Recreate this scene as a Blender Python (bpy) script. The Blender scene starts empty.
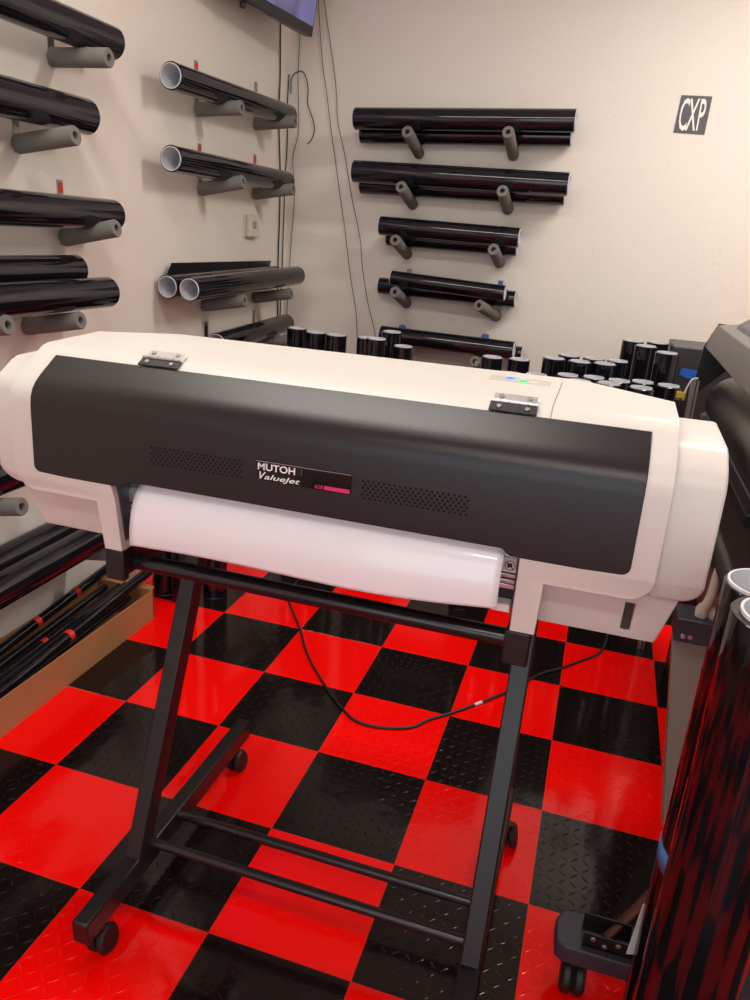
import bpy, bmesh, math, random
from mathutils import Vector, Matrix
random.seed(4)
S = bpy.context.scene
C = S.collection
PI = math.pi
TILE = 0.305

# ------------------------------------------------------------------ materials
def rgb(r, g, b):
    f = lambda c: (c/255/12.92) if c/255 <= 0.04045 else ((c/255+0.055)/1.055)**2.4
    return (f(r), f(g), f(b), 1)

def mat(name, col, rough=.5, metal=0, spec=.5, coat=0, coat_rough=.05, bump=None, vary=None, emit=None, estr=1, stretch=None):
    m = bpy.data.materials.new(name); m.use_nodes = True
    nt = m.node_tree; N = nt.nodes; L = nt.links
    b = N['Principled BSDF']
    b.inputs['Base Color'].default_value = col
    b.inputs['Roughness'].default_value = rough
    b.inputs['Metallic'].default_value = metal
    b.inputs['Specular IOR Level'].default_value = spec
    b.inputs['Coat Weight'].default_value = coat
    b.inputs['Coat Roughness'].default_value = coat_rough
    if emit:
        b.inputs['Emission Color'].default_value = emit
        b.inputs['Emission Strength'].default_value = estr
    tc = N.new('ShaderNodeTexCoord')
    if vary:                                        # (scale, amount) slow variation of colour
        n = N.new('ShaderNodeTexNoise'); n.inputs['Scale'].default_value = vary[0]; n.inputs['Detail'].default_value = 4
        L.new(tc.outputs['Object'], n.inputs['Vector'])
        mx = N.new('ShaderNodeMix'); mx.data_type = 'RGBA'
        mx.inputs['A'].default_value = [c*(1-vary[1]) for c in col[:3]]+[1]
        mx.inputs['B'].default_value = [min(1, c*(1+vary[1])) for c in col[:3]]+[1]
        L.new(n.outputs['Fac'], mx.inputs['Factor']); L.new(mx.outputs['Result'], b.inputs['Base Color'])
    if bump:                                        # (scale, strength)
        n = N.new('ShaderNodeTexNoise'); n.inputs['Scale'].default_value = bump[0]; n.inputs['Detail'].default_value = 5 if stretch else 3
        if stretch:
            mp = N.new('ShaderNodeMapping'); mp.inputs['Scale'].default_value = stretch
            L.new(tc.outputs['Object'], mp.inputs['Vector']); L.new(mp.outputs[0], n.inputs['Vector'])
        else: L.new(tc.outputs['Object'], n.inputs['Vector'])
        bp = N.new('ShaderNodeBump'); bp.inputs['Strength'].default_value = bump[1]; bp.inputs['Distance'].default_value = .002
        L.new(n.outputs['Fac'], bp.inputs['Height']); L.new(bp.outputs['Normal'], b.inputs['Normal'])
    return m

M = {}
M['wall'] = mat('painted_wall', rgb(230, 223, 213), .75, bump=(60, .35), vary=(1.2, .015))
M['ceiling'] = mat('ceiling_paint', rgb(235, 230, 222), .85, bump=(90, .3))
M['trim'] = mat('trim_paint', rgb(225, 215, 205), .5, vary=(5, .03))
M['film'] = mat('black_film', rgb(19, 19, 25), .07, spec=.55, vary=(9, .3), bump=(14, .10))
M['film_red'] = mat('black_film_foreground', rgb(13, 12, 15), .06, spec=.45, vary=(9, .3), bump=(120, .30), stretch=(1, 1, .03))
M['film_dull'] = mat('satin_black_film', rgb(30, 30, 33), .28, spec=.5, vary=(6, .15))
M['core'] = mat('paper_core', rgb(214, 216, 222), .6, vary=(20, .04))
M['foam'] = mat('grey_foam', rgb(116, 113, 108), .85, bump=(240, .5), vary=(30, .08))
M['steel'] = mat('zinc_steel', rgb(170, 168, 162), .32, metal=.9, vary=(30, .08))
M['redtape'] = mat('red_tape', rgb(214, 44, 30), .45, vary=(60, .06))
M['bluetape'] = mat('blue_tape', rgb(70, 120, 190), .5, vary=(60, .06))
M['white'] = mat('white_plastic', rgb(214, 210, 203), .38, spec=.45, bump=(420, .10), vary=(3, .01))
M['white2'] = mat('white_plastic_block', rgb(213, 208, 203), .42, spec=.4, bump=(420, .10), vary=(3, .01))
M['door'] = mat('black_cover', rgb(28, 26, 27), .30, spec=.42, bump=(700, .15), vary=(40, .08))
M['hole'] = mat('vent_black', rgb(5, 5, 5), .9, vary=(50, .1))
M['gloss'] = mat('glossy_badge', rgb(12, 10, 12), .08, vary=(50, .1))
M['badge_white'] = mat('badge_print_white', rgb(240, 240, 240), .4, vary=(80, .03))
M['magenta'] = mat('badge_print_magenta', rgb(214, 52, 110), .4, vary=(80, .03))
M['seam'] = mat('seam_shadow', rgb(120, 112, 104), .7, vary=(80, .05))
M['alu'] = mat('aluminium', rgb(205, 205, 208), .28, metal=.85, vary=(20, .04))
M['vinyl'] = mat('white_vinyl_sheet', rgb(236, 235, 240), .3, spec=.5, coat=.8, coat_rough=.07, vary=(4, .01), bump=(7, .5))
M['frame'] = mat('black_powder_coat', rgb(19, 17, 18), .36, spec=.5, bump=(600, .15), vary=(60, .1))
M['tube'] = mat('black_gloss_tube', rgb(26, 24, 25), .22, spec=.5, vary=(60, .1))
M['rubber'] = mat('black_rubber', rgb(16, 15, 15), .5, vary=(60, .1))
M['card'] = mat('cardboard', rgb(168, 116, 74), .8, bump=(120, .3), vary=(12, .08))
M['cable'] = mat('cable_black', rgb(18, 17, 17), .5, vary=(60, .1))
M['wire'] = mat('cord_brown', rgb(70, 62, 56), .6, vary=(60, .1))
M['tstat'] = mat('thermostat_plastic', rgb(214, 206, 190), .45, vary=(60, .02))
M['lcd'] = mat('thermostat_lcd', rgb(150, 145, 125), .3, vary=(60, .05))
M['tvblack'] = mat('tv_plastic', rgb(32, 31, 34), .35, vary=(60, .08))
M['cover'] = mat('plotter_grey_cover', rgb(104, 101, 99), .45, vary=(8, .04), bump=(500, .15))
M['cover2'] = mat('plotter_top_cover', rgb(66, 69, 78), .35, vary=(8, .05))
M['plotter'] = mat('plotter_charcoal', rgb(54, 53, 53), .38, vary=(8, .1))
M['roller'] = mat('plotter_roller', rgb(40, 38, 36), .3, spec=.5, vary=(6, .1))
M['legmetal'] = mat('grey_leg_sheet', rgb(126, 116, 104), .5, vary=(7, .08))
M['footblue'] = mat('foot_casting', rgb(50, 47, 58), .5, vary=(18, .1), bump=(300, .3))
M['rod'] = mat('brown_rod', rgb(96, 62, 54), .35, metal=.5, vary=(18, .1))
M['sticker_blue'] = mat('blue_sticker', rgb(36, 98, 196), .45, vary=(60, .04))
M['sticker_white'] = mat('white_sticker', rgb(225, 225, 225), .5, vary=(60, .02))
M['ptext'] = mat('sign_print', rgb(236, 232, 226), .6, vary=(60, .03))
M['signbg'] = mat('sign_grey', rgb(82, 82, 86), .5, vary=(40, .2))
M['yellow'] = mat('yellow_label', rgb(200, 186, 40), .5, vary=(60, .05))
M['clear'] = mat('milky_bag', rgb(190, 184, 170), .3, vary=(30, .2))
M['green_led'] = mat('green_led', rgb(20, 200, 110), .4, emit=rgb(20, 230, 110), estr=1.6)
M['blue_led'] = mat('blue_led', rgb(30, 90, 240), .4, emit=rgb(20, 90, 255), estr=1.8)
M['strip'] = mat('control_strip', rgb(196, 190, 180), .4, vary=(60, .03))
M['maroon'] = mat('sticker_maroon', rgb(120, 34, 48), .4, vary=(60, .03))
M['panel'] = mat('ceiling_light_diffuser', rgb(255, 250, 240), .5, emit=rgb(255, 244, 226), estr=4)

def nmath(nt, op, a, b=None, c=None):
    n = nt.nodes.new('ShaderNodeMath'); n.operation = op
    for i, v in enumerate((a, b, c)):
        if v is None: continue
        if isinstance(v, (int, float)): n.inputs[i].default_value = v
        else: nt.links.new(v, n.inputs[i])
    return n.outputs[0]

def floor_material():
    m = bpy.data.materials.new('checker_tread_tiles'); m.use_nodes = True
    nt = m.node_tree; N = nt.nodes; L = nt.links
    b = N['Principled BSDF']
    tc = N.new('ShaderNodeTexCoord'); sep = N.new('ShaderNodeSeparateXYZ')
    L.new(tc.outputs['Object'], sep.inputs[0])
    X, Y = sep.outputs[0], sep.outputs[1]
    u = nmath(nt, 'DIVIDE', X, TILE); v = nmath(nt, 'DIVIDE', Y, TILE)
    s = nmath(nt, 'ADD', nmath(nt, 'FLOOR', u), nmath(nt, 'FLOOR', v))
    par = nmath(nt, 'FRACT', nmath(nt, 'MULTIPLY', s, .5))          # 0 = red, .5 = black
    isb = nmath(nt, 'GREATER_THAN', par, .25)
    fu = nmath(nt, 'ABSOLUTE', nmath(nt, 'SUBTRACT', nmath(nt, 'FRACT', u), .5))
    fv = nmath(nt, 'ABSOLUTE', nmath(nt, 'SUBTRACT', nmath(nt, 'FRACT', v), .5))
    edge = nmath(nt, 'MAXIMUM', fu, fv)
    seam = nmath(nt, 'GREATER_THAN', edge, .4978)
    mix = N.new('ShaderNodeMix'); mix.data_type = 'RGBA'
    mix.inputs['A'].default_value = (.98, .0025, .0015, 1)
    mix.inputs['B'].default_value = (.009, .0055, .005, 1)
    L.new(isb, mix.inputs['Factor'])
    m2 = N.new('ShaderNodeMix'); m2.data_type = 'RGBA'
    m2.inputs['B'].default_value = (.62, .03, .012, 1)
    L.new(mix.outputs['Result'], m2.inputs['A']); L.new(seam, m2.inputs['Factor'])
    L.new(m2.outputs['Result'], b.inputs['Base Color'])
    # raised tread bars, alternating direction
    cell = TILE/12
    cu = nmath(nt, 'DIVIDE', X, cell); cv = nmath(nt, 'DIVIDE', Y, cell)
    iu = nmath(nt, 'FLOOR', cu); iv = nmath(nt, 'FLOOR', cv)
    alt = nmath(nt, 'GREATER_THAN', nmath(nt, 'FRACT', nmath(nt, 'MULTIPLY', nmath(nt, 'ADD', iu, iv), .5)), .25)
    lu = nmath(nt, 'SUBTRACT', nmath(nt, 'FRACT', cu), .5); lv = nmath(nt, 'SUBTRACT', nmath(nt, 'FRACT', cv), .5)
    d1 = nmath(nt, 'MULTIPLY', nmath(nt, 'ADD', lu, lv), .7071)
    d2 = nmath(nt, 'MULTIPLY', nmath(nt, 'SUBTRACT', lu, lv), .7071)
    na = nmath(nt, 'SUBTRACT', 1, alt)
    al = nmath(nt, 'ADD', nmath(nt, 'MULTIPLY', d1, alt), nmath(nt, 'MULTIPLY', d2, na))
    ac = nmath(nt, 'ADD', nmath(nt, 'MULTIPLY', d2, alt), nmath(nt, 'MULTIPLY', d1, na))
    r = nmath(nt, 'ADD', nmath(nt, 'POWER', nmath(nt, 'DIVIDE', nmath(nt, 'ABSOLUTE', al), .40), 2),
              nmath(nt, 'POWER', nmath(nt, 'DIVIDE', nmath(nt, 'ABSOLUTE', ac), .085), 2))
    h = nmath(nt, 'MAXIMUM', nmath(nt, 'SUBTRACT', 1, r), 0)
    h = nmath(nt, 'POWER', h, .5)
    inset = nmath(nt, 'LESS_THAN', edge, .485)
    h = nmath(nt, 'MULTIPLY', h, inset)
    groove = nmath(nt, 'MULTIPLY', nmath(nt, 'GREATER_THAN', edge, .494), -1.2)
    h = nmath(nt, 'ADD', h, groove)
    nz = N.new('ShaderNodeTexNoise'); nz.inputs['Scale'].default_value = 7; nz.inputs['Detail'].default_value = 3
    L.new(tc.outputs['Object'], nz.inputs['Vector'])
    h = nmath(nt, 'ADD', h, nmath(nt, 'MULTIPLY', nz.outputs['Fac'], 3.5))
    bp = N.new('ShaderNodeBump'); bp.inputs['Strength'].default_value = .5; bp.inputs['Distance'].default_value = .0008
    L.new(h, bp.inputs['Height']); L.new(bp.outputs['Normal'], b.inputs['Normal'])
    n2 = N.new('ShaderNodeTexNoise'); n2.inputs['Scale'].default_value = 3.5; n2.inputs['Detail'].default_value = 6
    L.new(tc.outputs['Object'], n2.inputs['Vector'])
    L.new(nmath(nt, 'MULTIPLY_ADD', n2.outputs['Fac'], .12, .04), b.inputs['Roughness'])
    b.inputs['Specular IOR Level'].default_value = .36
    return m
M['floor'] = floor_material()

def screen_material():
    m = bpy.data.materials.new('tv_picture'); m.use_nodes = True
    nt = m.node_tree; N = nt.nodes; L = nt.links
    b = N['Principled BSDF']; tc = N.new('ShaderNodeTexCoord')
    n = N.new('ShaderNodeTexVoronoi'); n.inputs['Scale'].default_value = 6
    L.new(tc.outputs['Object'], n.inputs['Vector'])
    r = N.new('ShaderNodeValToRGB')
    r.color_ramp.elements[0].color = rgb(120, 118, 190); r.color_ramp.elements[1].color = rgb(70, 74, 96)
    e = r.color_ramp.elements.new(.55); e.color = rgb(150, 140, 200)
    L.new(n.outputs['Distance'], r.inputs[0]); L.new(r.outputs[0], b.inputs['Emission Color'])
    b.inputs['Emission Strength'].default_value = .4; b.inputs['Base Color'].default_value = (.02, .02, .03, 1)
    b.inputs['Roughness'].default_value = .15
    return m
M['screen'] = screen_material()

# ------------------------------------------------------------------ mesh building
class MB:
    def __init__(s): s.v = []; s.f = []
    def add(s, vs, fs):
        o = len(s.v); s.v += [tuple(v) for v in vs]; s.f += [tuple(i+o for i in f) for f in fs]; return s
    def box(s, a, b):
        (x0, y0, z0), (x1, y1, z1) = a, b
        x0, x1 = sorted((x0, x1)); y0, y1 = sorted((y0, y1)); z0, z1 = sorted((z0, z1))
        return s.add([(x0,y0,z0),(x1,y0,z0),(x1,y1,z0),(x0,y1,z0),(x0,y0,z1),(x1,y0,z1),(x1,y1,z1),(x0,y1,z1)],
                     [(3,2,1,0),(4,5,6,7),(0,1,5,4),(1,2,6,5),(2,3,7,6),(3,0,4,7)])
    def prism(s, poly, axis, a, b):
        """poly: 2-D points in the plane of the two other axes (in xyz order)."""
        def P(p, t):
            return {'x': (t, p[0], p[1]), 'y': (p[0], t, p[1]), 'z': (p[0], p[1], t)}[axis]
        n = len(poly); vs = [P(p, a) for p in poly]+[P(p, b) for p in poly]
        fs = [tuple(range(n-1, -1, -1)), tuple(range(n, 2*n))]+[(i, (i+1) % n, n+(i+1) % n, n+i) for i in range(n)]
        return s.add(vs, fs)
    def ring(s, c, d, radii, seg=32, close=True):
        """lathe: radii = [(offset along d, radius)...] around axis d through c; close joins last to first."""
        c = Vector(c); d = Vector(d).normalized()
        u = d.orthogonal().normalized(); w = d.cross(u)
        vs = []
        for t, r in radii:
            for k in range(seg):
                a = 2*PI*k/seg; vs.append(c+d*t+(u*math.cos(a)+w*math.sin(a))*r)
        n = len(radii); fs = []
        for i in range(n if close else n-1):
            j = (i+1) % n
            for k in range(seg):
                k2 = (k+1) % seg
                fs.append((i*seg+k, i*seg+k2, j*seg+k2, j*seg+k))
        if not close:
            fs.append(tuple(range(seg-1, -1, -1))); fs.append(tuple((n-1)*seg+k for k in range(seg)))
        return s.add(vs, fs)
    def cyl(s, p0, p1, r, seg=24, ch=0):
        p0, p1 = Vector(p0), Vector(p1); L = (p1-p0).length
        rr = [(0, r), (L, r)] if not ch else [(0, r-ch), (ch, r), (L-ch, r), (L, r-ch)]
        return s.ring(p0, p1-p0, rr, seg, False)
    def sweep(s, pts, r, seg=8):
        pts = [Vector(p) for p in pts]; n = len(pts); vs = []; fs = []
        up = None
        for i, p in enumerate(pts):
            t = (pts[min(i+1, n-1)]-pts[max(i-1, 0)]).normalized()
            if up is None: up = t.orthogonal().normalized()
            up = (up-t*up.dot(t)).normalized(); w = t.cross(up)
            for k in range(seg):
                a = 2*PI*k/seg; vs.append(p+(up*math.cos(a)+w*math.sin(a))*r)
        for i in range(n-1):
            for k in range(seg):
                k2 = (k+1) % seg; fs.append((i*seg+k, i*seg+k2, (i+1)*seg+k2, (i+1)*seg+k))
        fs.append(tuple(range(seg-1, -1, -1))); fs.append(tuple((n-1)*seg+k for k in range(seg)))
        return s.add(vs, fs)
    def build(s, name, m, parent=None, smooth=40, bevel=0, seg=2):
        me = bpy.data.meshes.new(name); 
        off = Vector((0, 0, 0))
        if parent is not None: off = world_loc(parent)
        me.from_pydata([Vector(v)-off for v in s.v], [], s.f)
        bm = bmesh.new(); bm.from_mesh(me); bmesh.ops.recalc_face_normals(bm, faces=bm.faces); bm.to_mesh(me); bm.free()
        return finish(name, me, m, parent, smooth, bevel, seg)

def world_loc(o):
    v = Vector((0, 0, 0))
    while o is not None: v += o.location; o = o.parent
    return v

def finish(name, me, m, parent=None, smooth=40, bevel=0, seg=2):
    me.materials.clear(); me.materials.append(M[m])
    if smooth:
        for p in me.polygons: p.use_smooth = True
        me.set_sharp_from_angle(angle=math.radians(smooth))
    o = bpy.data.objects.new(name, me); C.objects.link(o)
    if parent is not None: o.parent = parent
    if bevel:
        b = o.modifiers.new('bevel', 'BEVEL'); b.width = bevel; b.segments = seg; b.limit_method = 'ANGLE'; b.angle_limit = math.radians(28)
        b.harden_normals = False
    return o

def spline(pts, n=8):
    P = [Vector(p) for p in pts]; out = []
    for i in range(len(P)-1):
        a, b, c, d = P[max(i-1, 0)], P[i], P[i+1], P[min(i+2, len(P)-1)]
        for k in range(n):
            t = k/n
            out.append(.5*((2*b)+(c-a)*t+(2*a-5*b+4*c-d)*t*t+(3*b-a-3*c+d)*t**3))
    out.append(P[-1]); return out

def thing(name, label, cat, loc=(0, 0, 0), rot=(0, 0, 0), group=None):
    o = bpy.data.objects.new(name, None); C.objects.link(o)
    o.location = loc; o.rotation_euler = rot; o.empty_display_size = .05
    return tag(o, label, cat, group)
def tag(o, label, cat, group=None):
    o['label'] = label; o['category'] = cat
    if group: o['group'] = group
    return o
def struct(o): o['kind'] = 'structure'; return o

def copy_tree(o, parent=None):
    c = o.copy(); C.objects.link(c)
    if parent is not None: c.parent = parent
    for ch in list(o.children): copy_tree(ch, c)
    return c

def boolean(a, ops, name, m, parent, bevel=0, smooth=40, seg=2):
    """a: MB; ops: [(MB, 'INTERSECT'|'DIFFERENCE'|'UNION')] -> one mesh object."""
    A = a.build('tmp_a', m, parent, smooth=0); junk = []
    for mb, op in ops:
        B = mb.build('tmp_b', m, parent, smooth=0); junk.append(B)
        md = A.modifiers.new('b', 'BOOLEAN'); md.operation = op; md.object = B; md.solver = 'EXACT'
    bpy.context.view_layer.update()
    dg = bpy.context.evaluated_depsgraph_get()
    me = bpy.data.meshes.new_from_object(A.evaluated_get(dg)); me.name = name
    for j in junk+[A]:
        d = j.data; bpy.data.objects.remove(j); bpy.data.meshes.remove(d)
    bm = bmesh.new(); bm.from_mesh(me)
    bmesh.ops.remove_doubles(bm, verts=bm.verts, dist=1e-5)
    bmesh.ops.dissolve_limit(bm, angle_limit=math.radians(1), verts=bm.verts, edges=bm.edges)
    bmesh.ops.recalc_face_normals(bm, faces=bm.faces); bm.to_mesh(me); bm.free()
    return finish(name, me, m, parent, smooth, bevel, seg)

def text_mesh(s, size, origin, m, name, parent, xdir=(1, 0, 0), ydir=(0, 0, 1), sx=1, shear=0, depth=.0004, bold=0):
    cu = bpy.data.curves.new('t', 'FONT'); cu.body = s; cu.size = size; cu.extrude = depth; cu.shear = shear; cu.offset = bold
    cu.resolution_u = 3
    t = bpy.data.objects.new('t', cu); C.objects.link(t)
    bpy.context.view_layer.update()
    me = bpy.data.meshes.new_from_object(t.evaluated_get(bpy.context.evaluated_depsgraph_get()))
    bpy.data.objects.remove(t); bpy.data.curves.remove(cu)
    X = Vector(xdir).normalized(); Y = Vector(ydir).normalized(); Z = X.cross(Y)
    off = world_loc(parent)
    for v in me.vertices:
        c = v.co.copy(); v.co = Vector(origin)+X*c.x*sx+Y*c.y+Z*c.z-off
    me.name = name
    return finish(name, me, m, parent, 0)

# ------------------------------------------------------------------ room
XL, YB, XR, YF, H = -.45, 1.50, 3.3, -4.6, 2.75
struct(MB().box((XL-.1, YF, -.06), (XR+.1, YB+.1, 0)).build('floor', 'floor', smooth=0))
struct(MB().box((XL-.1, YF, 0), (XL, YB+.1, H)).build('wall_left', 'wall', smooth=0))
struct(MB().box((XL, YB, 0), (XR+.1, YB+.1, H)).build('wall_back', 'wall', smooth=0))
struct(MB().box((XR, YF, 0), (XR+.1, YB, H)).build('wall_right', 'wall', smooth=0))
struct(MB().box((XL-.1, YF, H), (XR+.1, YB+.1, H+.08)).build('ceiling', 'ceiling', smooth=0))
# shop front behind the viewer: low wall, lintel and pier around an unseen bay left open for fill daylight
fw = MB().box((XL, YF-.1, 0), (XR, YF, .5)).box((XL, YF-.1, 2.5), (XR, YF, H)).box((XL, YF-.1, .5), (XL+.3, YF, 2.5)).box((XR-.6, YF-.1, .5), (XR, YF, 2.5))
struct(fw.build('wall_front', 'wall', smooth=0))

# ------------------------------------------------------------------ film rolls
protos = {}
def film_roll(length, r, label, loc, direction, group=None, m='film', core_t=.0025, rc=.039, dull=False):
    rc = min(rc, r-.004)
    key = (round(length, 3), round(r, 4), m, rc)
    if key not in protos:
        t = thing('film_roll', label, 'film roll')
        MB().ring((0,0,0), (0,0,1), [(.004, rc), (.004, r-.001), (.005, r), (length-.005, r), (length-.004, r-.001), (length-.004, rc)], 40, True).build('film', m, t)
        MB().ring((0,0,0), (0,0,1), [(0, rc-core_t), (0, rc), (length, rc), (length, rc-core_t)], 40, True).build('core', 'core', t)
        protos[key] = t
    else:
        t = copy_tree(protos[key])
    t['label'] = label
    t.location = loc
    t.rotation_mode = 'XYZ'
    t.rotation_euler = (0, 0, 0) if tuple(direction) == (0, 0, 1) else Vector(direction).to_track_quat('Z', 'Y').to_euler()
    if group: t['group'] = group
    elif 'group' in t: del t['group']
    return t

def roll_between(a, b, r, label, group, m='film', rc=.039):
    a, b = Vector(a), Vector(b)
    return film_roll((b-a).length, r, label, a, b-a, group, m, rc=rc)

GA = 'film rolls resting on pegs of the television wall'
GB = 'film rolls resting on pegs of the sign wall'
# television wall (axis along y)
roll_between((-.355, -1.05, 1.835), (-.355, -.03, 1.835), .046, 'black film roll on the topmost pegs of the column cut by the photo edge', GA)
roll_between((-.355, -1.15, 1.612), (-.355, -.17, 1.617), .049, 'thick black film roll on the second pegs down in the cut-off column', GA)
roll_between((-.350, -1.07, 1.352), (-.350, -.07, 1.354), .046, 'black film roll with a red tag above it, third pegs down', GA)
roll_between((-.392, -1.20, 1.188), (-.392, -.205, 1.190), .043, 'black film roll against the wall, riding on top of a longer one', GA)
roll_between((-.300, -1.17, 1.128), (-.300, -.185, 1.130), .045, 'longer black film roll carrying the shorter one that leans on the wall', GA)
roll_between((-.36, -1.65, .90), (-.36, -.66, .90), .046, 'black film roll end peeking out past the printer\'s upper corner', GA)
roll_between((-.355, -1.55, .655), (-.355, -.53, .655), .055, 'black film roll just under the printer\'s lower white corner', GA)
roll_between((-.398, -1.30, .365), (-.398, -.24, .380), .047, 'low black film roll nearest the wall, above the cardboard box', GA)
roll_between((-.300, -1.32, .350), (-.300, -.27, .362), .048, 'low black film roll on the outer side, above the cardboard box', GA)
roll_between((-.340, .262, 1.806), (-.340, 1.245, 1.832), .044, 'black film roll with open white core, topmost beside the thermostat column', GA)
roll_between((-.340, .252, 1.551), (-.340, 1.24, 1.555), .044, 'black film roll with open white core, second down, just above the thermostat', GA)
r3 = roll_between((-.395, .30, 1.118), (-.395, 1.27, 1.135), .044, 'open-core film roll behind its twin, flap of film standing above it', GA)
roll_between((-.300, .294, 1.117), (-.300, 1.31, 1.140), .043, 'open-core film roll in front of its twin, below the thermostat', GA)
roll_between((-.345, .58, .885), (-.345, 1.30, .91), .043, 'film roll rising from behind the printer, lowest beside the corner', GA)
# standing flap of loose film behind r3
fl = MB(); P = []
for i in range(9):
    z = 1.10+.0125*i; P.append((-.441+.0022*i, z))
n = len(P)
vs = [(x, .33+(.05*(i/8)), z) for i, (x, z) in enumerate(P)]+[(x, 1.27, z) for x, z in P]
vs2 = [(x+.0012, y, z) for x, y, z in vs]
fs = [(i, i+1, n+i+1, n+i) for i in range(n-1)]+[tuple(2*n+k for k in (i, n+i, n+i+1, i+1)) for i in range(n-1)]
fl.add(vs+vs2, fs)
inv = r3.rotation_euler.to_matrix().inverted()
o = fl.build('loose_film', 'film_dull'); 
for v in o.data.vertices: v.co = inv @ (v.co-r3.location)
o.parent = r3; o['label'] = 'matt loose film edge standing against the wall'

# sign wall (axis along x)
roll_between((-.062, 1.355, 1.842), (.920, 1.355, 1.858), .046, 'black film roll, front one of the topmost pair on the sign wall', GB)
roll_between((-.062, 1.452, 1.790), (.905, 1.452, 1.808), .039, 'black film roll, rear one of the topmost pair on the sign wall', GB, rc=.035)
roll_between((-.055, 1.355, 1.622), (.928, 1.355, 1.611), .048, 'black film roll, front one of the second pair down on the sign wall', GB)
roll_between((-.048, 1.452, 1.572), (.912, 1.452, 1.570), .040, 'black film roll, rear one of the second pair down on the sign wall', GB, rc=.035)
roll_between((.090, 1.355, 1.394), (.747, 1.355, 1.382), .042, 'short black film roll, front one on the third pegs of the sign wall', GB)
roll_between((.100, 1.452, 1.345), (.730, 1.452, 1.340), .038, 'short black film roll, rear one on the third pegs of the sign wall', GB, rc=.034)
roll_between((.162, 1.355, 1.163), (.712, 1.355, 1.138), .035, 'thin tilted film roll showing a white core end, fourth pegs down', GB, rc=.030)
roll_between((.078, 1.445, 1.119), (.752, 1.445, 1.110), .038, 'wrapped black film roll behind the thin tilted one, fourth pegs', GB, rc=.034)
roll_between((.128, 1.355, .895), (.785, 1.355, .884), .043, 'black film roll on the lowest pegs, blue tape tags above it', GB)
roll_between((.160, 1.445, .868), (.815, 1.445, .862), .034, 'slim black film roll behind the lowest roll of the sign wall', GB, rc=.030)

# standing rolls
GS = 'short film rolls standing on the floor behind the printer'
stand = [
 (-.150, .97, .935, 'standing film roll nearest the corner cords, first of the line by the wall'),
 (-.030, .90, .935, 'standing film roll second from the corner cords, by the wall'),
 (.070, .885, .935, 'standing film roll third from the corner cords, with a bright round top'),
 (.205, .90, .935, 'standing film roll past the narrow gap, below the first hanging wire'),
 (.280, .79, .95, 'standing film roll with pale oval top below the second hanging wire'),
 (.300, .95, .965, 'slightly taller standing film roll beneath the lowest wall pegs'),
 (.375, .87, .92, 'standing film roll under the left end of the lowest wall roll'),
 (.752, .88, .915, 'standing film roll with oval top in front of the lowest wall peg'),
 (.860, .90, .915, 'standing film roll at the right end of the lowest wall roll'),
 (1.000, .86, .94, 'back-row standing film roll just right of the bare wall gap'),
 (1.050, .995, .94, 'back-row standing film roll, rearmost of the first pair past the gap'),
 (1.100, .845, .94, 'back-row standing film roll, third past the gap'),
 (1.150, .98, .94, 'back-row standing film roll, rear one in the middle of the cluster'),
 (1.195, .86, .94, 'back-row standing film roll just left of the tall rolls'),
 (1.245, .98, .94, 'back-row standing film roll touching the tall rolls'),
 (.803, .43, .91, 'front-row standing film roll peeking beside the printer lights'),
 (.874, .54, .91, 'front-row standing film roll second from the printer lights'),
 (.962, .58, .91, 'front-row standing film roll third from the printer lights'),
 (1.070, .66, .91, 'front-row standing film roll fourth from the printer lights'),
 (1.164, .675, .91, 'front-row standing film roll with pale oval top, middle of cluster'),
 (1.256, .665, .91, 'front-row standing film roll fifth in the rear arc'),
 (1.120, .55, .91, 'front-row standing film roll closest to the printer top, first'),
 (1.220, .575, .91, 'front-row standing film roll closest to the printer top, second'),
 (1.340, .700, .91, 'front-row standing film roll below the tall ones'),
 (1.425, .680, .91, 'front-row standing film roll last before the black carton'),
 (1.330, .560, .91, 'front-row standing film roll nearest the printer, right of the others'),
]
# relax so that no two rolls share floor space
RS = .0445
pts = [[a, b] for a, b, *_ in stand]
tall = [(1.295, 1.18, 1.005), (1.345, 1.075, 1.00), (1.395, 1.20, 1.005), (1.418, .905, 1.00)]
allp = pts+[[a, b] for a, b, _ in tall]
for it in range(200):
    for i in range(len(allp)):
        for j in range(i+1, len(allp)):
            dx = allp[j][0]-allp[i][0]; dy = allp[j][1]-allp[i][1]; d = math.hypot(dx, dy) or 1e-6
            if d < 2*RS+.002:
                k = (2*RS+.003-d)/2/d
                allp[i][0] -= dx*k; allp[i][1] -= dy*k; allp[j][0] += dx*k; allp[j][1] += dy*k
for (x, y), (_, _, h, lab) in zip(allp, stand):
    film_roll(h, RS, lab, (x, y, 0), (0, 0, 1), GS, rc=.037)
tl = ['tall standing film roll at the left edge of the tall group', 'tall standing film roll in front of the tall group',
      'tall standing film roll rearmost against the sign wall', 'tall standing film roll with wide pale top beside the black carton']
for (x, y), (_, _, h), lab in zip(allp[len(stand):], tall, tl):
    film_roll(h, RS, lab, (x, y, 0), (0, 0, 1), 'tall film rolls standing by the sign wall', rc=.037)
for i, (x, y, h, lab) in enumerate([(-.185, .03, .90, 'film roll standing on the floor at the end of the cardboard box'),
                      (-.285, .06, .90, 'film roll standing behind the cardboard box end, by the television wall'),
                      (-.10, .115, .90, 'film roll standing behind the printer\'s slanted stand leg')]):
    film_roll(h, .0455, lab, (x, y, 0), (0, 0, 1), 'film rolls standing past the cardboard box')
big_roll = film_roll(.975, .0535, 'large glossy film roll standing by the plotter, farther of the front pair', (1.429, -1.285, 0), (0, 0, 1), 'two big glossy rolls standing in front', 'film_red', core_t=.003, rc=.050)
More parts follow.
